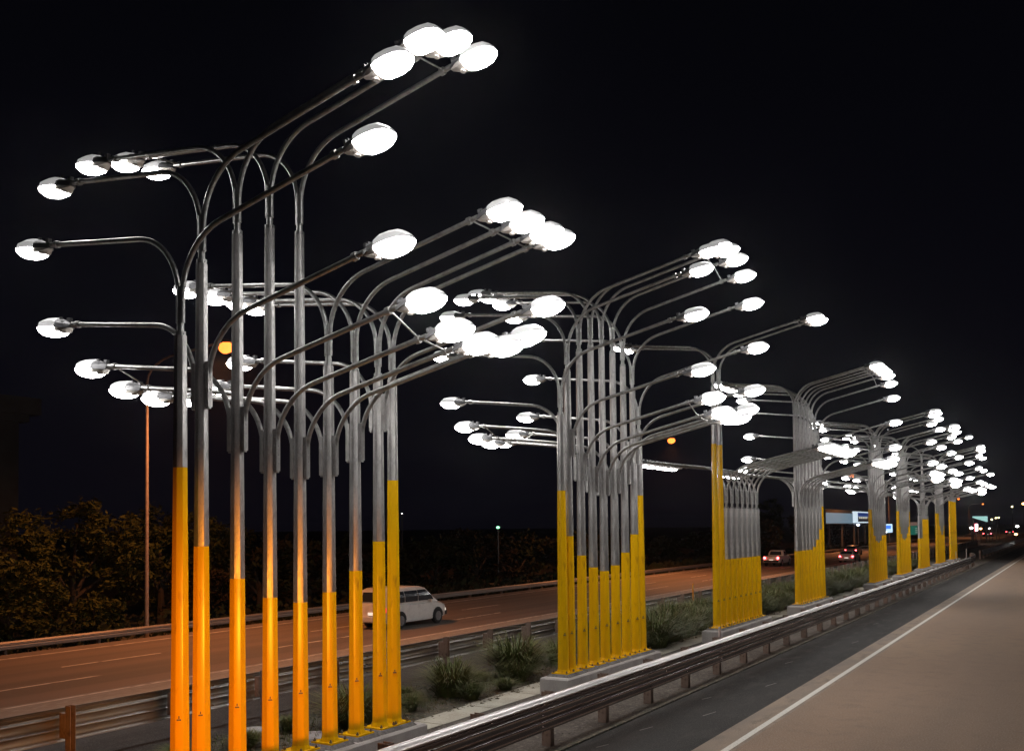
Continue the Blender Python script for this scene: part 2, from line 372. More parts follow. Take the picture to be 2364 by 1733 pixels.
# ------------------------------------------------------------------ guardrails
def beam_profile(waves, top, step, depth, n=6):
    pts = [(-.012, top-.004), (-.004, top)]
    for k in range(waves):
        z = top-step*k
        pts += [(.016, z-.004), (.036, z-.016), (.054, z-.036), (depth-.010, z-.056), (depth, z-.064), (depth, z-.078), (depth-.020, z-.088), (depth-.020, z-.094), (depth-.004, z-.104), (depth, z-.110)] if k == 0 else \
               [(depth-.028, z-.001), (depth-.004, z-.013), (depth, z-.020), (depth, z-.085), (depth-.006, z-.093)]
        pts += [(depth, z-step+.040), (depth-.008, z-step+.032), (depth-.026, z-step+.020), (depth-.028, z-step+.004)]
    pts.append((depth-.03, top-step*waves-.004))
    return pts
def guardrail(name, label, x, y0, y1, side, waves, top, step, m, post_m_, sp, post_x, zb=0., post_w=.11, post_top=None, first=None, bend=None, group=None, post_d=.15, mtop=None):
    t = thing(name, label, 'guardrail', (x, 0, 0), 0, group)
    prof = beam_profile(waves, top, step, .08)
    n = len(prof); k = 0; y = y0
    while y < y1-.1:
        y2 = min(y+4., y1); b = MB(); back = .004*side
        r1 = []; vv = []
        for yy, inset in ((y, 0.), (y2+.12, -.003*side)):
            for d, z in prof: vv.append((side*d+inset, yy, z))
            for d, z in prof[::-1]: vv.append((side*d+inset-back, yy, z))
        N = 2*n
        b.add(vv, [(q, (q+1) % N, N+(q+1) % N, N+q) for q in range(N)]+[tuple(range(N))[::-1], tuple(range(N, 2*N))])
        for q in list(range(7))+([12]+[q2 for q2 in range(16, n-2) if prof[q2+1][0]-prof[q2][0] > .015]): b.mi[q] = 1  # top strip and ridge slopes take the paler highlight steel slot
        # splice bolts
        for q in range(waves):
            zz = top-step*(q+.0)-.012
            b.tube([(side*.0, y+.06, zz-.085), (side*.10, y+.06, zz-.085)], .012, 6)
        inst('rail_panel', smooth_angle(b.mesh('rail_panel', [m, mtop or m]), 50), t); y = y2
    y = first if first is not None else y0+.5
    pt = post_top if post_top else top-.02
    b = MB()   # C-section post
    h = pt-zb+.3; zc = (pt+zb-.3)/2; w_ = post_w
    b.box((0, 0, zc), (.008, w_, h)); b.box((post_d/2*side*-1, w_/2-.004, zc), (post_d, .008, h)); b.box((post_d/2*side*-1, -w_/2+.004, zc), (post_d, .008, h))
    b.box((post_x*0+side*.05*0, 0, pt-.12), (.03, w_*.7, .16))
    pm = b.mesh('rail_post', post_m_)
    blk = MB(); blk.box((0, 0, (top+top-step*waves)/2), (abs(post_x)*.9, .09, step*waves*.7)); bm_ = blk.mesh('spacer_block', post_m_)
    while y < y1:
        p = inst('rail_post', pm, t, (post_x, y, 0)); 
        if y < 50: inst('spacer_block', bm_, p, (-post_x/2, 0, 0))
        y += sp
    return t
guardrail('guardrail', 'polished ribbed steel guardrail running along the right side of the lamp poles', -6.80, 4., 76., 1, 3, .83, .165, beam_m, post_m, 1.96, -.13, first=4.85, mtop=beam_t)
guardrail('guardrail', 'dull ribbed steel guardrail behind the lamp poles, seen from its post side', -12.46, 3., 150., -1, 3, .82, .165, beam_b, post_m, 1.85, .14, first=4.6, post_top=.86, post_w=.085, post_d=.11)
guardrail('guardrail', 'low two ribbed guardrail on the far side of the motorway before the trees', -34.9, 2., 400., 1, 2, -.80, .155, mat('rail_steel_far', (.30, .27, .25), .6, .6), post_m, 4., -.12, zb=-1.9, first=5.)
# far continuation of the front rail, bent toward the road, ending in a flared terminal
t = thing('guardrail', 'short flared guardrail terminal past the end of the front guardrail', 'guardrail', (0, 0, 0))
b = MB(); P = [(-6.82, 76.), (-6.9, 80), (-7.15, 84), (-7.7, 88)]
prof = beam_profile(3, .83, .165, .08)
b.add([(x+d, y, z) for x, y in P for d, z in prof], [(i*len(prof)+k, i*len(prof)+k+1, (i+1)*len(prof)+k+1, (i+1)*len(prof)+k) for i in range(len(P)-1) for k in range(len(prof)-1)])
inst('rail_panel', smooth_angle(b.mesh('rail_panel', beam_m), 50), t)
for x, y in P: b = MB(); b.box((x-.1, y, .3), (.12, .1, 1.)); inst('rail_post', b.mesh('rail_post', post_m), t)
b = MB(); b.tube([(-7.75, 88.2, .0), (-7.75, 88.2, .8)], .16, 12); inst('end_cap', b.mesh('end_cap', sod_p), t)
guardrail('guardrail', 'distant guardrail where the road bends away past the last pole cluster', -7.6, 96., 260., 1, 3, .83, .165, beam_b, post_m, 3.9, -.12)
# guide posts
def guidepost(x, y, z0, h, label, m, mr):
    t = thing('guide_post', label, 'guide post', (x, y, z0), 0, 'roadside guide posts')
    b = MB(); b.box((0, 0, h/2), (.03, .10, h)); inst('post', b.mesh('post', m), t)
    b = MB(); b.box((.0165, 0, h-.14), (.004, .07, .16)); b.box((-.0165, 0, h-.14), (.004, .07, .16)); inst('reflector', b.mesh('reflector', mr), t)
gp_w = mat('guide_post_white', (.62, .5, .46), .6); gp_o = mat('guide_post_orange', (.75, .3, .03), .5)
refl = mat('reflector_red', (.4, .05, .04), .3); refl_y = mat('reflector_yellow', (.8, .6, .3), .3)
guidepost(-7.05, 20.9, 0, 1.0, 'pinkish white guide post standing in front of the third plinth', gp_w, gp_w)
guidepost(-12.25, 33.4, 0, 1.18, 'orange topped guide post on the rear guardrail left of the third cluster', gp_o, refl_y)
for y, l in ((72.5, 'white guide post beyond the farthest poles, left one of two'), (79.5, 'white guide post at the front rail end, right one of two')):
    guidepost(-7.35, y, 0, 1.35, l, gp_w, refl_y)
# round concrete pit lids
for x, y, r, l in ((-10.55, 11.35, .30, 'round pale concrete lid set in soil behind the sixth and seventh near poles'), (-11.7, 11.2, .24, 'small round concrete lid in the soil behind the third and fourth near poles')):
    b = MB(); b.tube([(x, y, -.03), (x, y, .03), (x, y, .045)], [r, r, r*.96], 28); o = inst('pit_lid', smooth_angle(b.mesh('pit_lid', conc))); tag(o, l, 'pit lid', 'round pit lids in the median')
# ------------------------------------------------------------------ grass tussocks
def tussock_mesh(seed, n=900, H=1., R=.75):
    rnd = random.Random(seed); b = MB()
    for _ in range(n):
        a = rnd.uniform(0, 2*PI); r0 = rnd.random()**.6*.22; out = rnd.uniform(.15, 1.)*R; h = H*rnd.uniform(.45, 1.)*(1-.35*out/R); w_ = rnd.uniform(.006, .013)
        droop = rnd.uniform(.2, .75); px = r0*math.cos(a); py = r0*math.sin(a); a2 = a+rnd.uniform(-.5, .5)
        b.m = 1 if rnd.random() < .22 else 0
        pts = []
        for k in range(5):
            t = k/4; rr = out*t**1.3; z = h*(1.9*t-.9*t*t*(1+droop*.6)); pts.append(Vector((px+rr*math.cos(a2), py+rr*math.sin(a2), z)))
        sdv = Vector((-math.sin(a2), math.cos(a2), 0))
        vv = []
        for k, p in enumerate(pts): ww = w_*(1-k/4.3); vv += [p-sdv*ww, p+sdv*ww]
        b.add(vv, [(2*k, 2*k+1, 2*k+3, 2*k+2) for k in range(4)])
    return b.mesh('grass_clump', [blade, blade_y])
TM = [tussock_mesh(s) for s in (1, 2, 3, 4)]
tus = [(-10.55, 12.35, .95, 'dark green grass clump behind the sixth to eighth poles of the nearest cluster'),
       (-10.55, 13.9, .42, 'small low grass tuft beside the end of the nearest plinth'),
       (-10.75, 15.55, .95, 'arching grass clump in the median between the nearest and second plinths'),
       (-10.15, 15.35, .45, 'small bright grass tuft in front of the arching clump'),
       (-10.85, 18.2, 1.2, 'tall grass clump standing just left of the second cluster'),
       (-10.45, 17.6, .6, 'low spreading grass clump at the near end of the second plinth'),
       (-10.9, 20.4, .8, 'grass clump half hidden behind the second cluster of poles'),
       (-10.4, 21.9, .7, 'grass clump behind the right end of the second cluster')]
for k, (x, y, s, l) in enumerate(tus):
    o = inst('grass_clump', TM[k % 4], None, (x, y, 0), k*1.3, (s*1.35, s*1.35, s*1.12)); tag(o, l, 'grass clump', 'ornamental grass clumps in the median')
y = 23.2; k = 0
zone = [(26.2, 'gap before the third cluster'), (30.7, 'third cluster, behind its poles'), (35.4, 'gap before the fourth cluster'), (39.8, 'fourth cluster, behind its poles'), (50, 'gap before the fifth cluster'), (66, 'fifth and sixth clusters'), (999, 'last clusters')]
cnt = {}
while y < 78:
    for x in ((-11.3, -10.3) if y < 60 else (-10.8,)):
        s = random.uniform(.95, 1.35)
        xx = x+random.uniform(-.25, .25); yy = y+random.uniform(-.3, .3)
        o = inst('grass_clump', TM[k % 4], None, (xx, yy, 0), k*2.1, (s*1.3, s*1.3, s))
        tag(o, 'grass clump in the dense green mass beside the %s' % next(z[1] for z in zone if y < z[0]), 'grass clump', 'dense grass clumps beside the %s' % next(z[1] for z in zone if y < z[0])); k += 1
    y += 1.35 if y < 50 else 2.2
rnd = random.Random(21); names = ['beside the first near poles', 'behind the second near pole', 'behind the fourth near pole', 'between the two round lids', 'right of the nearest plinth end', 'left of the arching clump', 'behind the arching clump', 'by the concrete path before the second plinth', 'left of the tall clump by the second cluster', 'behind the second plinth']
for q, (x, y) in enumerate(((-10.6, 8.6), (-11.2, 9.3), (-11.0, 10.4), (-11.3, 11.6), (-10.3, 13.1), (-11.2, 14.6), (-11.4, 16.2), (-10.15, 16.6), (-11.1, 17.1), (-10.2, 19.3))):
    sc = rnd.uniform(.26, .45); o = inst('weed_tuft', TM[q % 4], None, (x, y, 0), q*1.9, (sc*1.5, sc*1.3, sc)); tag(o, 'small straggly weed tuft %s' % names[q], 'weed tuft', 'straggly weed tufts in the median')
# low ground cover at feet of clumps
b = MB()
for _ in range(5200):
    y = 10+50*random.random()**1.5; x = random.gauss(-10.9, .55)
    if x > -10.0: continue
    h = random.uniform(.03, .14); a = random.uniform(0, 2*PI); b.m = 0 if random.random() < .6 else 1
    b.add([(x, y, -.01), (x+.012*math.cos(a), y+.012*math.sin(a), -.01), (x+.05*math.sin(a), y+.05*math.cos(a), h)], [(0, 1, 2)])
tag(inst('low_weeds', b.mesh('low_weeds', [blade, blade_y])), 'low weeds and short grass over the median soil', 'weeds', kind='stuff')
# ------------------------------------------------------------------ trees beyond the motorway
def crown_mesh(seed, lobes, n, s, m):
    rnd = random.Random(seed); b = MB()
    clumps = []
    for (cx, cy, cz, rx, ry, rz) in lobes:
        for _ in range(int(26*max(.5, rx*rz/1.2))):
            u = Vector((rnd.gauss(0, 1), rnd.gauss(0, 1), rnd.gauss(0, 1))).normalized()
            f = rnd.uniform(.62, 1.05)
            clumps.append((Vector((cx+u.x*rx*f, cy+u.y*ry*f, cz+u.z*rz*f)), rnd.uniform(.18, .36)*min(1.3, (rx+rz)/2+.3)))
    for _ in range(n):
        c, r = rnd.choice(clumps); q = Vector((rnd.gauss(0, 1), rnd.gauss(0, 1), rnd.gauss(0, .55)))
        p = c+q*r*.55; sz = s*rnd.uniform(.6, 1.4)
        d = (Vector((rnd.gauss(0, 1), rnd.gauss(0, 1), rnd.gauss(0, .5)-.25))).normalized(); e = d.cross(Vector((rnd.gauss(0, .5), rnd.gauss(0, .5), 1))).normalized()
        b.add([p-d*sz, p+e*sz*.42, p+d*sz, p-e*sz*.42], [(0, 1, 2, 3)])
    return b.mesh('crown', m)
def trunk_mesh(h, lobes, r=.16):
    b = MB(); b.tube([(0, 0, -.5), (.05, 0, h*.3), (-.05, .05, h*.6)], [r, r*.8, r*.55], 8)
    for (cx, cy, cz, rx, ry, rz) in lobes[:5]: b.tube([(-.02, .02, h*.35), (cx*.5, cy*.5, (h*.45+cz)/2), (cx, cy, cz)], [r*.5, r*.35, .03], 6)
    return b.mesh('trunk', bark)
def tree(name, label, x, y, lobes, n, s, m, h=3.5, seed=1, z0=-.45, group='trees beyond the motorway'):
    t = thing(name, label, 'tree', (x*K, y*K, fz(z0)), 0, group); t.scale = (K, K, K)
    inst('crown', crown_mesh(seed, lobes, n, s, m), t); inst('trunk', trunk_mesh(h, lobes), t); return t
tree('broadleaf_tree', 'large olive green tree at the left edge, taller rounded crown beside the dark pillar', -31, 21.0,
     [(0, .2, 4.1, 1.2, 1.1, .75), (-.3, -1.5, 3.75, 1.2, 1.1, .7), (.1, 1.5, 3.5, 1.1, 1.1, .8), (.2, 2.5, 2.6, 1.2, 1.1, .75), (.1, -1.9, 2.9, 1.2, 1.2, .7), (.3, .3, 2.9, 1.3, 1.6, .9), (-.5, 0, 1.5, 1.6, 2.6, 1.2)], 9500, .115, leaf_o, 3.8, 11)
tree('broadleaf_tree', 'olive green tree with a wide crown behind the thin orange lit street lamp post', -32, 25.6,
     [(0, 0, 4.0, 1.2, 1.5, .7), (0, 1.6, 3.75, 1.2, 1.3, .7), (0, -1.4, 3.4, 1.2, .9, .7), (0, 2.8, 3.2, 1.1, 1.1, .9), (.2, .5, 2.9, 1.3, 2.2, .9), (0, .8, 1.5, 1.4, 2.8, 1.2)], 9500, .115, leaf_o, 3.6, 12)
tree('bushy_tree', 'low olive bush at the far left edge in front of the larger tree', -28.6, 17.2,
     [(0, 0, 2.3, .9, 1.0, .8), (.1, .9, 1.6, .8, .8, .8), (0, .2, .9, 1.0, 1.3, .9), (0, -1.1, 2.1, .8, 1.1, .9)], 5200, .10, leaf_o, 2.4, 13)
tree('bushy_tree', 'small olive shrub low down between the large left tree and the guardrail', -28.6, 20.2,
     [(0, 0, 1.25, .6, .7, .5), (.1, .5, .9, .5, .6, .5), (0, -.3, .6, .7, .8, .5)], 2000, .09, leaf_o, 1.4, 14)
tree('bushy_tree', 'reddish brown bush in front of the thin orange lit street lamp post tree', -29.2, 25.0,
     [(0, 0, 1.9, .8, .8, .6), (0, .9, 1.6, .8, .8, .6), (0, .2, .9, 1.0, 1.4, .8)], 3200, .10, leaf_w, 2.2, 15)
dk = [(30.5, 3.5), (34.5, 3.2), (39, 3.1), (44, 3.3), (49.5, 3.6), (56, 3.3), (63, 3.2), (71, 2.9), (80, 2.9), (90, 3.2), (101, 3.6), (114, 4.4), (130, 5.4), (150, 6)]
where = ['behind the third and fourth near poles', 'behind the fifth and sixth near poles', 'behind the seventh near pole', 'behind the white van', 'ahead of the white van',
         'below the green light', 'left of the second cluster', 'behind the second cluster', 'right of the second cluster', 'left of the third cluster', 'behind the third cluster', 'above the white pickup', 'left of the billboard', 'below the billboard']
for k, (y, h) in enumerate(dk):
    wd = 2.3+.02*y
    lob = [(0, random.uniform(-.5, .5), h*.82, 1.3, wd*.7, h*.2), (0, -wd*.7, h*.68, 1.3, wd*.6, h*.25), (0, wd*.7, h*.7, 1.3, wd*.6, h*.22), (.3, 0, h*.4, 1.5, wd*1.2, h*.35)]
    tree('dark_tree', 'dark leafy tree beyond the motorway %s' % where[k], -31.5-(k % 3)*.8, y, lob, 5200, .13+.0012*y, [leaf_d, leaf_w, leaf_d][k % 3], h*.7, 30+k)
tree('rounded_tree', 'smooth rounded dark green tree right of the third cluster, behind the pickup', -40, 142,
     [(0, 0, 5., 2, 3.2, 2.6), (0, 0, 2.6, 2, 3.4, 2)], 4200, .3, leaf_o, 5, 60)
# dark undergrowth
b = MB(); rnd = random.Random(5)
for _ in range(9000):
    y = 8+rnd.random()**1.4*150; x = -37.3-abs(rnd.gauss(0, 2.0)); y *= K; z = -1.85+rnd.random()**2*1.2; s_ = rnd.uniform(.05, .13)*(1+y/60); a = rnd.uniform(0, PI)
    c, d = math.cos(a)*s_, math.sin(a)*s_
    b.add([(x-c, y-d, z), (x, y, z+s_), (x+c, y+d, z+s_*.3), (x, y, z-s_*.4)], [(0, 1, 2, 3)])
tag(inst('undergrowth', b.mesh('undergrowth', leaf_d)), 'dark scrubby undergrowth along the far verge behind the guardrail', 'undergrowth', kind='stuff')
# ------------------------------------------------------------------ dark concrete pillar at left edge
t = thing('concrete_pillar', 'tall dark concrete pillar with a corbelled top at the left edge behind the trees', 'pillar', (-38*K, 21.35*K, fz(0))); t.scale = (K, K, K)
pm = mat('dark_concrete', (.03, .034, .038), .9, noise=[(1.2, (.02, .023, .026), .4, .6, I1)], bump=.2, bscale=10)
b = MB(); b.box((0, 0, 4.), (1.2, 3.1, 8.4)); inst('shaft', b.mesh('shaft', pm), t)
b = MB(); b.box((0, .25, 8.55), (1.8, 4.2, .7)); b.box((0, .12, 8.05), (1.45, 3.6, .35)); inst('corbel', b.mesh('corbel', pm), t)
# ------------------------------------------------------------------ sodium street lamps
def sodium_lamp(x, y, h, label, energy, arm=3.2, z0=-.4, rad=.085, glow=sod, rz=0., col=(1, .34, .11)):
    x *= K; y *= K; h = fz(h+z0)-fz(z0); z0 = fz(z0); rad *= 1.2; arm *= K; energy *= K*K*.62
    t = thing('street_lamp', label, 'street lamp', (x, y, z0), rz, 'orange sodium street lamps beyond the motorway')
    b = MB(); b.tube([(0, 0, 0), (0, 0, h*.5), (0, 0, h-1.2)], [rad, rad*.8, rad*.62], 10); inst('post', smooth_angle(b.mesh('post', sod_p)), t)
    P = [(0, 0, h-1.2)]+[(arm*.45*(1-math.cos(a)), 0, h-1.2+1.1*math.sin(a)) for a in [PI/2*k/6 for k in range(1, 7)]]+[(arm, 0, h+.12)]
    b = MB(); b.tube(P, rad*.5, 8); inst('arm', smooth_angle(b.mesh('arm', sod_p)), t)
    b = MB(); b.loft([[(arm-.1, .06, h+.05), (arm-.1, -.06, h+.05), (arm-.1, -.05, h+.17), (arm-.1, .05, h+.17)], [(arm+.3, .17, h+.05), (arm+.3, -.17, h+.05), (arm+.3, -.12, h+.24), (arm+.3, .12, h+.24)], [(arm+.75, .1, h+.06), (arm+.75, -.1, h+.06), (arm+.75, -.06, h+.14), (arm+.75, .06, h+.14)]])
    hd_ = inst('lamp_head', b.mesh('lamp_head', darkm), t)
    b = MB(); rings = []
    for k in range(7):
        a = PI*k/6; rr = .27*math.sin(a)+.004; rings.append([(arm+.38-.36*math.cos(a), rr*math.cos(q*PI/4), h-.14+rr*math.sin(q*PI/4)) for q in range(8)])
    b.loft(rings); inst('lit_bowl', smooth_angle(b.mesh('lit_bowl', glow)), hd_)
    if energy:
        L = bpy.data.lights.new('sodium', 'SPOT'); L.energy = energy; L.color = col; L.spot_size = math.radians(165); L.spot_blend = .6; L.shadow_soft_size = .2
        lo = bpy.data.objects.new('sodium_light', L); COL.objects.link(lo); lo.parent = t; lo.location = (arm+.38, 0, h-.55)
    return t
sodium_lamp(-26.8, 20.9, 9.6, 'thin sodium street lamp glowing orange, its post beside the nearest poles', 5200, arm=3.5)
sodium_lamp(-26.8, 59.4, 9.5, 'sodium street lamp glowing orange between the second and third clusters', 6500, arm=3.4)
sodium_lamp(-26.8, 118, 9.6, 'sodium street lamp with a brown post in front of the billboard', 5000, arm=3.4)
sodium_lamp(-26.8, 166, 9.4, 'sodium street lamp glowing orange behind the sixth cluster', 5000, arm=3.4)
sodium_lamp(-26.8, 236, 9.3, 'sodium street lamp glowing orange just right of the farthest cluster', 4000, arm=3.4)
sodium_lamp(-26.8, 300, 9.2, 'smallest distant sodium street lamp right of the farthest cluster', 3000, arm=3.4)
# amber work light of the vehicle beside the camera (its light lies on the nearest poles)
L = bpy.data.lights.new('amber', 'SPOT'); L.energy = 3500; L.color = (1, .31, .015); L.spot_size = math.radians(54); L.spot_blend = 1.; L.shadow_soft_size = .12
lo = bpy.data.objects.new('amber_vehicle_light', L); COL.objects.link(lo); lo.location = (-1.9, 2.1, 1.5)
lo.rotation_euler = (Vector((-9.6, 7.4, .15))-Vector(lo.location)).to_track_quat('-Z', 'Y').to_euler()
# ------------------------------------------------------------------ vehicles (local +y = forward)
def wheel(parent, x, y, r=.33, w_=.2):
    s = 1 if x > 0 else -1
    b = MB(); b.tube([(-w_/2, 0, 0), (-w_/2+.03, 0, 0), (w_/2-.03, 0, 0), (w_/2, 0, 0)], [r*.93, r, r, r*.93], 22)
    o = inst('wheel', smooth_angle(b.mesh('wheel', tyre), 40), parent, (x, y, r))
    b = MB(); b.tube([(0, 0, 0), (s*.012, 0, 0)], r*.62, 14)
    for k in range(5): a = k*2*PI/5; b.box((s*.018, r*.3*math.cos(a), r*.3*math.sin(a)), (.02, .06+.1*abs(math.cos(a)), .06+.1*abs(math.sin(a))))
    inst('rim', b.mesh('rim', rimm), o, (s*w_/2, 0, 0)); return o
def sec(y, zb, zt, hw, ht=None, r=.12):
    ht = hw if ht is None else ht
    return [(hw-.05, y, zb), (hw, y, zb+r), (hw, y, (zb+zt)/2), (ht, y, zt-r*.7), (ht-r, y, zt), (-ht+r, y, zt), (-ht, y, zt-r*.7), (-hw, y, (zb+zt)/2), (-hw, y, zb+r), (-hw+.05, y, zb)]
def vehicle(name, label, cat, x, y, rz, kind, m, tm_=tail, lit='rear', zg=-1.2):
    t = thing(name, label, cat, (x, y, zg), rz)
    if kind == 'van':
        body = [(-2.35, .38, 1.0, .84), (-2.32, .30, 1.12, .90), (-1.6, .26, 1.12, .93), (.0, .25, 1.10, .94), (1.0, .25, 1.10, .93), (1.75, .26, 1.02, .90), (2.15, .30, .90, .84), (2.30, .36, .76, .72), (2.34, .42, .66, .62)]
        cab = [(-2.30, 1.1, 1.15, .84, .80), (-2.20, 1.1, 1.74, .88, .74), (-1.9, 1.1, 1.82, .88, .74), (-.6, 1.1, 1.85, .88, .74), (.25, 1.1, 1.83, .88, .74), (.70, 1.1, 1.72, .88, .74), (1.5, 1.08, 1.14, .87, .80)]
        wins = [(-2.05, -1.1), (-1.06, -.1), (-.06, 1.12)]; wz = (1.16, 1.66, 1.58)
    elif kind == 'ute':
        body = [(-2.6, .5, 1.02, .84), (-2.58, .42, 1.12, .9), (-1.6, .38, 1.13, .92), (-.2, .36, 1.13, .92), (.9, .36, 1.1, .92), (1.9, .38, 1.02, .9), (2.4, .42, .9, .84), (2.5, .5, .8, .76)]
        cab = [(-.85, 1.1, 1.14, .82, .78), (-.62, 1.1, 1.68, .84, .7), (-.2, 1.1, 1.76, .85, .7), (.5, 1.1, 1.72, .85, .7), (1.2, 1.08, 1.12, .84, .8)]
        wins = [(-.5, .1), (.18, .75)]; wz = (1.16, 1.6, 1.52)
    else:
        body = [(-2.1, .36, .92, .8), (-2.06, .28, 1.0, .86), (-1.3, .24, 1.0, .88), (.2, .22, .97, .89), (1.2, .24, .9, .87), (1.9, .28, .76, .8), (2.02, .36, .64, .72)]
        cab = [(-2.0, .98, 1.02, .78, .74), (-1.7, .98, 1.36, .8, .68), (-1.1, .98, 1.44, .81, .66), (.0, .97, 1.42, .81, .66), (1.1, .93, .98, .78, .74)]
        wins = [(-1.4, -.5), (-.42, .45)]; wz = (1.02, 1.32, 1.26)
    b = MB(); b.loft([sec(*q) for q in body]); inst('body', smooth_angle(b.mesh('body', m), 45), t)
    b = MB(); b.loft([sec(q[0], q[1]-.06, q[2], q[3], q[4], .06) for q in cab]); inst('cabin', smooth_angle(b.mesh('cabin', m), 45), t)
    hw = cab[2][3]; ht = cab[2][4]
    def side_x(z): # cabin side at height z
        zt = cab[2][2]; zm = (cab[2][1]-.06+zt)/2; return hw if z < zm else hw+(ht-hw)*(z-zm)/(zt-.04-zm)
    for s in (-1, 1):
        for k, (a, c) in enumerate(wins):
            b = MB(); n_ = 4; vv = []
            last = (k == len(wins)-1); 
            for j in range(n_+1):
                z = wz[0]+(wz[1]-wz[0])*j/n_; c2 = c-(.55*(j/n_)**1.3 if last else 0) if last else c
                vv += [(s*(side_x(z)+.02), a, z), (s*(side_x(z)+.02), c2, z)]
            b.add(vv, [(2*j, 2*j+1, 2*j+3, 2*j+2) for j in range(n_)]); inst('side_window', b.mesh('side_window', glass), t)
    # windscreen and rear glass follow the sloping ends of the cabin
    q0, q1 = cab[-1], cab[-2]; b = MB()
    b.add([(-.72, q0[0]-.02, q0[2]-.02), (.72, q0[0]-.02, q0[2]-.02), (.62, q1[0]+.07, q1[2]-.05), (-.62, q1[0]+.07, q1[2]-.05)], [(0, 1, 2, 3)])
    for i_, v in enumerate(b.v): b.v[i_] = (v[0], v[1]+.05, v[2]+.03)
    inst('windscreen', b.mesh('windscreen', glass), t)
    q0, q1 = cab[0], cab[1]; b = MB()
    dz = q1[2]-q0[2]; f0, f1 = .14, .86
    b.add([(-.66, q0[0]+(q1[0]-q0[0])*f0-.025, q0[2]+dz*f0), (.66, q0[0]+(q1[0]-q0[0])*f0-.025, q0[2]+dz*f0), (.58, q0[0]+(q1[0]-q0[0])*f1-.025, q0[2]+dz*f1), (-.58, q0[0]+(q1[0]-q0[0])*f1-.025, q0[2]+dz*f1)], [(0, 1, 2, 3)])
    inst('rear_window', b.mesh('rear_window', glass), t)
    rr = .36 if kind != 'car' else .32; bw_ = body[3][3]
    for s in (-1, 1):
        for yy in ((-1.45, 1.42) if kind != 'ute' else (-1.55, 1.5)):
            if kind == 'car': yy *= .9
            wheel(t, s*(bw_-.07), yy, rr)
            b = MB()   # dark wheel arch
            for k in range(9):
                a = PI*k/8; b.v += [(s*(bw_+.006), yy+(rr+.07)*math.cos(a), rr+(rr+.07)*math.sin(a)), (s*(bw_+.006), yy+(rr-.02)*math.cos(a), rr+(rr-.02)*math.sin(a))]
            b.f = [(2*k, 2*k+1, 2*k+3, 2*k+2) for k in range(8)]; b.mi = [0]*8
            inst('wheel_arch', b.mesh('wheel_arch', plast), t)
    ye = body[0][0]; zt = body[1][2]
    b = MB(); b.box((0, ye-.05, body[0][1]+.08), (1.6, .14, .2)); inst('rear_bumper', b.mesh('rear_bumper', plast if kind == 'ute' else m), t)
    b = MB(); b.box((0, -ye*0+body[-1][0]+.04, body[-1][1]+.02), (1.5, .12, .2)); inst('front_bumper', b.mesh('front_bumper', plast), t)
    for s in (-1, 1):
        b = MB(); b.box((s*.72, ye-.012, zt-.24 if kind != 'ute' else zt-.2), (.2, .05, .2 if kind != 'car' else .13)); inst('tail_light', b.mesh('tail_light', tm_), t)
        b = MB(); b.box((s*.62, body[-1][0]-.03, body[-1][2]-.06), (.26, .09, .13)); inst('headlight', b.mesh('headlight', headm if lit == 'front' else plate_m), t)
        b = MB(); b.box((s*(hw+.12), .75 if kind != 'car' else .6, 1.12 if kind != 'car' else .98), (.18, .1, .14)); inst('wing_mirror', b.mesh('wing_mirror', m), t)
    b = MB(); b.box((0, ye-.015, zt-.42), (.42, .03, .12)); inst('number_plate', b.mesh('number_plate', plate_m if lit == 'rear' else plast), t)
    if kind == 'ute':
        b = MB(); b.box((0, -1.7, 1.142), (1.45, 1.55, .02)); inst('tray', b.mesh('tray', plast), t)
    return t
vehicle('white_van', 'white people carrier driving away behind the eighth and ninth near poles', 'van', -27.3, 35.6, 0, 'van', carw, taild)
vehicle('pickup_truck', 'white pickup truck with red tail lights between the third and fourth clusters', 'pickup truck', -28.8, 105.6, 0, 'ute', carw)
vehicle('hatchback_car', 'pale car with bright red tail lights between the fourth and fifth clusters', 'car', -23.4, 117.3, 0, 'car', carw)
vehicle('silver_car', 'silver car with red tail lights just ahead of the pale car', 'car', -28.4, 145, 0, 'car', carg)
vehicle('oncoming_car', 'dark car with white headlights approaching at the right edge of the photo', 'car', -5.4, 150, PI, 'car', plast, lit='front', zg=.1)
for (x, y, l) in ((-14.5, 265, 'farther of the tiny cars with red lights beyond the last cluster'), (-16.5, 225, 'nearer of the tiny cars with red lights beyond the last cluster')):
    vehicle('distant_car', l, 'car', x, y, 0, 'car', plast, zg=.3)
# ------------------------------------------------------------------ billboards, signs and far lights
def em(name, c, s): return mat(name, tuple(.15*min(1, q) for q in c), .6, emit=c, es=s)
bb1 = mat('billboard_face', (.03, .04, .045), .7, emit=(.36, .58, .75), es=.34)
bb2 = em('billboard_bright', (.75, .9, 1), .85); bb3 = em('billboard_blue', (.03, .07, .3), .5); bb4 = em('billboard_dark', (.03, .03, .05), .3); bbt = em('billboard_text', (.8, .75, .6), .6)
t = thing('billboard', 'long bluish white billboard with a dark blue picture between the fourth and fifth clusters', 'billboard', (-34, 171, 0))
def panel(name, m, y0, y1, z0, z1, x=0., par=None, th=.04):
    b = MB(); b.box((x, (y0+y1)/2, (z0+z1)/2), (th, y1-y0, z1-z0)); return inst(name, b.mesh(name, m), par)
panel('frame', darkm, -18.3, 24.3, 3.35, 5.75, -.12, t, .2); panel('panel', bb1, -18, 2.5, 3.5, 5.2, 0, t); panel('panel', bb2, 2.5, 24, 3.55, 5.6, 0, t)
panel('picture', bb3, 7, 22.5, 4.7, 5.4, .03, t); panel('picture', bb4, 7, 22.5, 3.75, 4.65, .03, t)
for k in range(5): panel('lettering', bbt, 8+k*1.6, 9.1+k*1.6, 4.3, 4.62, .06, t)
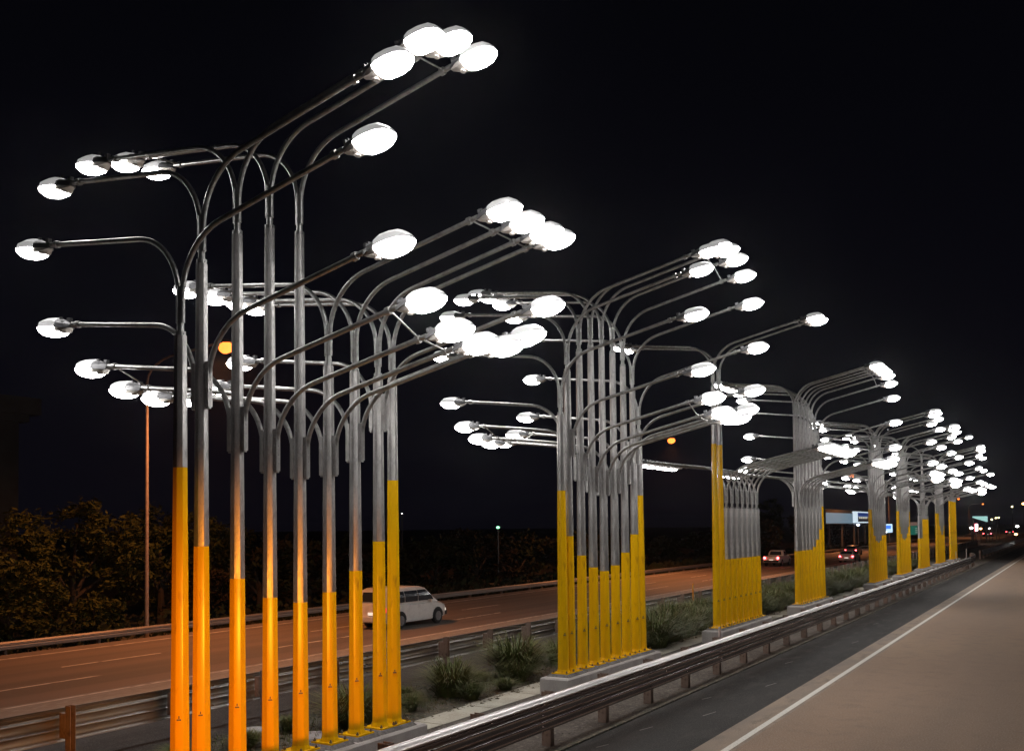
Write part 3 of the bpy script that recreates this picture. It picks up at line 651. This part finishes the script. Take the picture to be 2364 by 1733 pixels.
for yy in (-15, -5, 5, 15, 23): b = MB(); b.box((-.3, yy, 1.5), (.3, .3, 3.8)); inst('support_post', b.mesh('support_post', darkm), t)
def far_lamp(x, y, z, s, m, label, group='small distant lights beyond the road'):
    t = thing('distant_light', label, 'light', (x, y, 0), 0, group)
    b = MB(); b.tube([(0, 0, -.5), (0, 0, z-s*.6)], .05+s*.06, 6); inst('post', b.mesh('post', darkm), t)
    b = MB(); rings = []
    for k in range(7): a = PI*k/6; rings.append([(s*.5*math.sin(a)*math.cos(q*PI/4)+.001*math.cos(q*PI/4), s*.5*math.sin(a)*math.sin(q*PI/4)+.001*math.sin(q*PI/4), z-s*.35*math.cos(a)) for q in range(8)])
    b.loft(rings); inst('lit_globe', smooth_angle(b.mesh('lit_globe', m)), t)
e_w = em('far_white', (1, .98, .95), 9); e_g = em('far_green', (.3, 1, .5), 3); e_o = em('far_orange', (1, .5, .2), 8); e_r = em('far_red', (1, .05, .05), 5); e_b = em('far_blue', (.6, .75, 1), 8); e_y = em('far_yellow', (1, .85, .4), 5)
far_lamp(-42, 67.8, 3.35, .30, e_g, 'small greenish white light above the dark trees right of the nearest cluster')
far_lamp(-45, 41.2, 2.55, .24, e_b, 'small bluish white light seen between the second and third near poles')
far_lamp(-60, 78, 4.9, .10, e_w, 'pin prick white light above the trees right of the third near pole')
far_lamp(-33.6, 176, 3.2, .55, e_b, 'bright bluish flood light just under the billboard')
b_ = 0
for (x, y, z, s, m, l) in ((-14, 160, 2.55, .5, e_w, 'white light left of the red white sign in the far distance'),
        (-14, 176, 2.35, .45, e_o, 'orange light right of the red white sign in the far distance'),
        (-14, 194, 2.3, .3, e_w, 'tiny white light right of the small orange light in the far distance'),
        (-13, 186, 3.9, .36, e_y, 'tiny yellow light, nearest in the row beside the pale green canopy'),
        (-13, 196, 4.2, .36, e_y, 'tiny yellow light, middle of the row beside the pale green canopy'),
        (-13, 203, 4.3, .36, e_y, 'tiny yellow light, farthest in the row beside the pale green canopy'),
        (-13, 247, 7.0, .45, e_y, 'tiny yellow light high near the right edge'),
        (-13, 302, 8.6, .9, e_o, 'orange light highest near the right edge'),
        (-10, 205, 2.6, .6, e_w, 'white light above the road near the right edge'),
        (-9.5, 190, 1.25, .55, e_o, 'bright orange lamp low at the right edge above the approaching car')):
    far_lamp(x, y, z, s, m, l)
t = thing('lit_canopy', 'pale green lit canopy panel in the far distance near the right edge', 'canopy', (-14, 0, 0))
tg = em('canopy_teal', (.45, .85, .8), .7); cb = MB()
cb.loft([[(0, 162, 4.35), (.2, 162, 4.35), (.2, 162, 4.15), (0, 162, 4.15)], [(0, 188, 4.5), (.2, 188, 4.5), (.2, 188, 3.5), (0, 188, 3.5)]]); inst('panel', cb.mesh('panel', tg), t)
for yy in (165, 190): b = MB(); b.box((-.2, yy, 1.8), (.25, .25, 4.4)); inst('support_post', b.mesh('support_post', darkm), t)
t = thing('lit_sign', 'small bright red edged white sign in the far distance', 'sign', (-14, 168.5, 0))
b = MB(); b.box((0, 0, 2.6), (.15, 3.6, 1.1)); inst('panel', b.mesh('panel', em('sign_white', (1, .85, .85), 4)), t)
b = MB(); b.box((-.1, 0, 2.6), (.1, 4.2, 1.3)); inst('border', b.mesh('border', em('sign_red', (1, .1, .15), 1.2)), t); b = MB(); b.box((-.1, 0, .9), (.2, .2, 2.8)); inst('support_post', b.mesh('support_post', darkm), t)
t = thing('lit_sign', 'small blue and white lit sign between the fifth and sixth clusters', 'sign', (-34, 210, 0))
panel('panel', em('sign_pale', (.6, .85, 1), 1.1), -4.6, 4.6, 1.5, 3.3, 0, t); panel('picture', em('sign_blue', (.05, .25, 1), 1.), -3.4, 2.4, 2.3, 3.0, .06, t); panel('support_post', darkm, -.2, .2, -.4, 1.5, -.1, t, .2)
far_lamp(-33, 199, 1.7, .8, e_w, 'bright white light at the lower left of the small blue sign')
t = thing('road_sign', 'green direction sign with a brown top strip between the sixth and seventh clusters', 'road sign', (-27, 196.5, 0))
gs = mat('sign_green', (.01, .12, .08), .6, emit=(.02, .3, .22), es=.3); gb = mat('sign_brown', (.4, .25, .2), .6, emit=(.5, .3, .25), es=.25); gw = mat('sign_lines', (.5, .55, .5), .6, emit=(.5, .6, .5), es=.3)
panel('panel', gs, -6.5, 6.5, 1.2, 2.9, 0, t); panel('top_strip', gb, -6.5, 6.5, 2.95, 3.6, 0, t)
for z in (1.5, 1.9, 2.3): panel('lettering', gw, 0, 5.5, z, z+.18, .04, t)
for yy in (-5, 5): b = MB(); b.box((-.15, yy, .4), (.15, .2, 2.4)); inst('support_post', b.mesh('support_post', darkm), t)
t = thing('road_sign', 'small pinkish sign left of the eighth cluster', 'road sign', (-14, 135, 0))
panel('panel', mat('sign_pink', (.5, .28, .22), .6, emit=(.6, .3, .22), es=.35), -.9, .9, 1.6, 2.6, 0, t); panel('support_post', darkm, -.1, .1, 0, 1.6, 0, t, .1)
# ------------------------------------------------------------------ haze volume added for a halo round the lamps
hz = bpy.data.materials.new('haze'); hz.use_nodes = True; nt = hz.node_tree
nt.nodes.remove(nt.nodes['Principled BSDF']); pv = nt.nodes.new('ShaderNodeVolumePrincipled')
pv.inputs['Color'].default_value = (.93, .93, .97, 1); pv.inputs['Density'].default_value = .00018; pv.inputs['Anisotropy'].default_value = .93
nt.links.new(pv.outputs[0], nt.nodes['Material Output'].inputs['Volume'])
b = MB(); b.box((0, 1180, 6.5), (2420, 2500, 21)); tag(inst('haze', b.mesh('haze', hz)), 'thin haze added for the glow around the lamps', 'haze', kind='stuff')
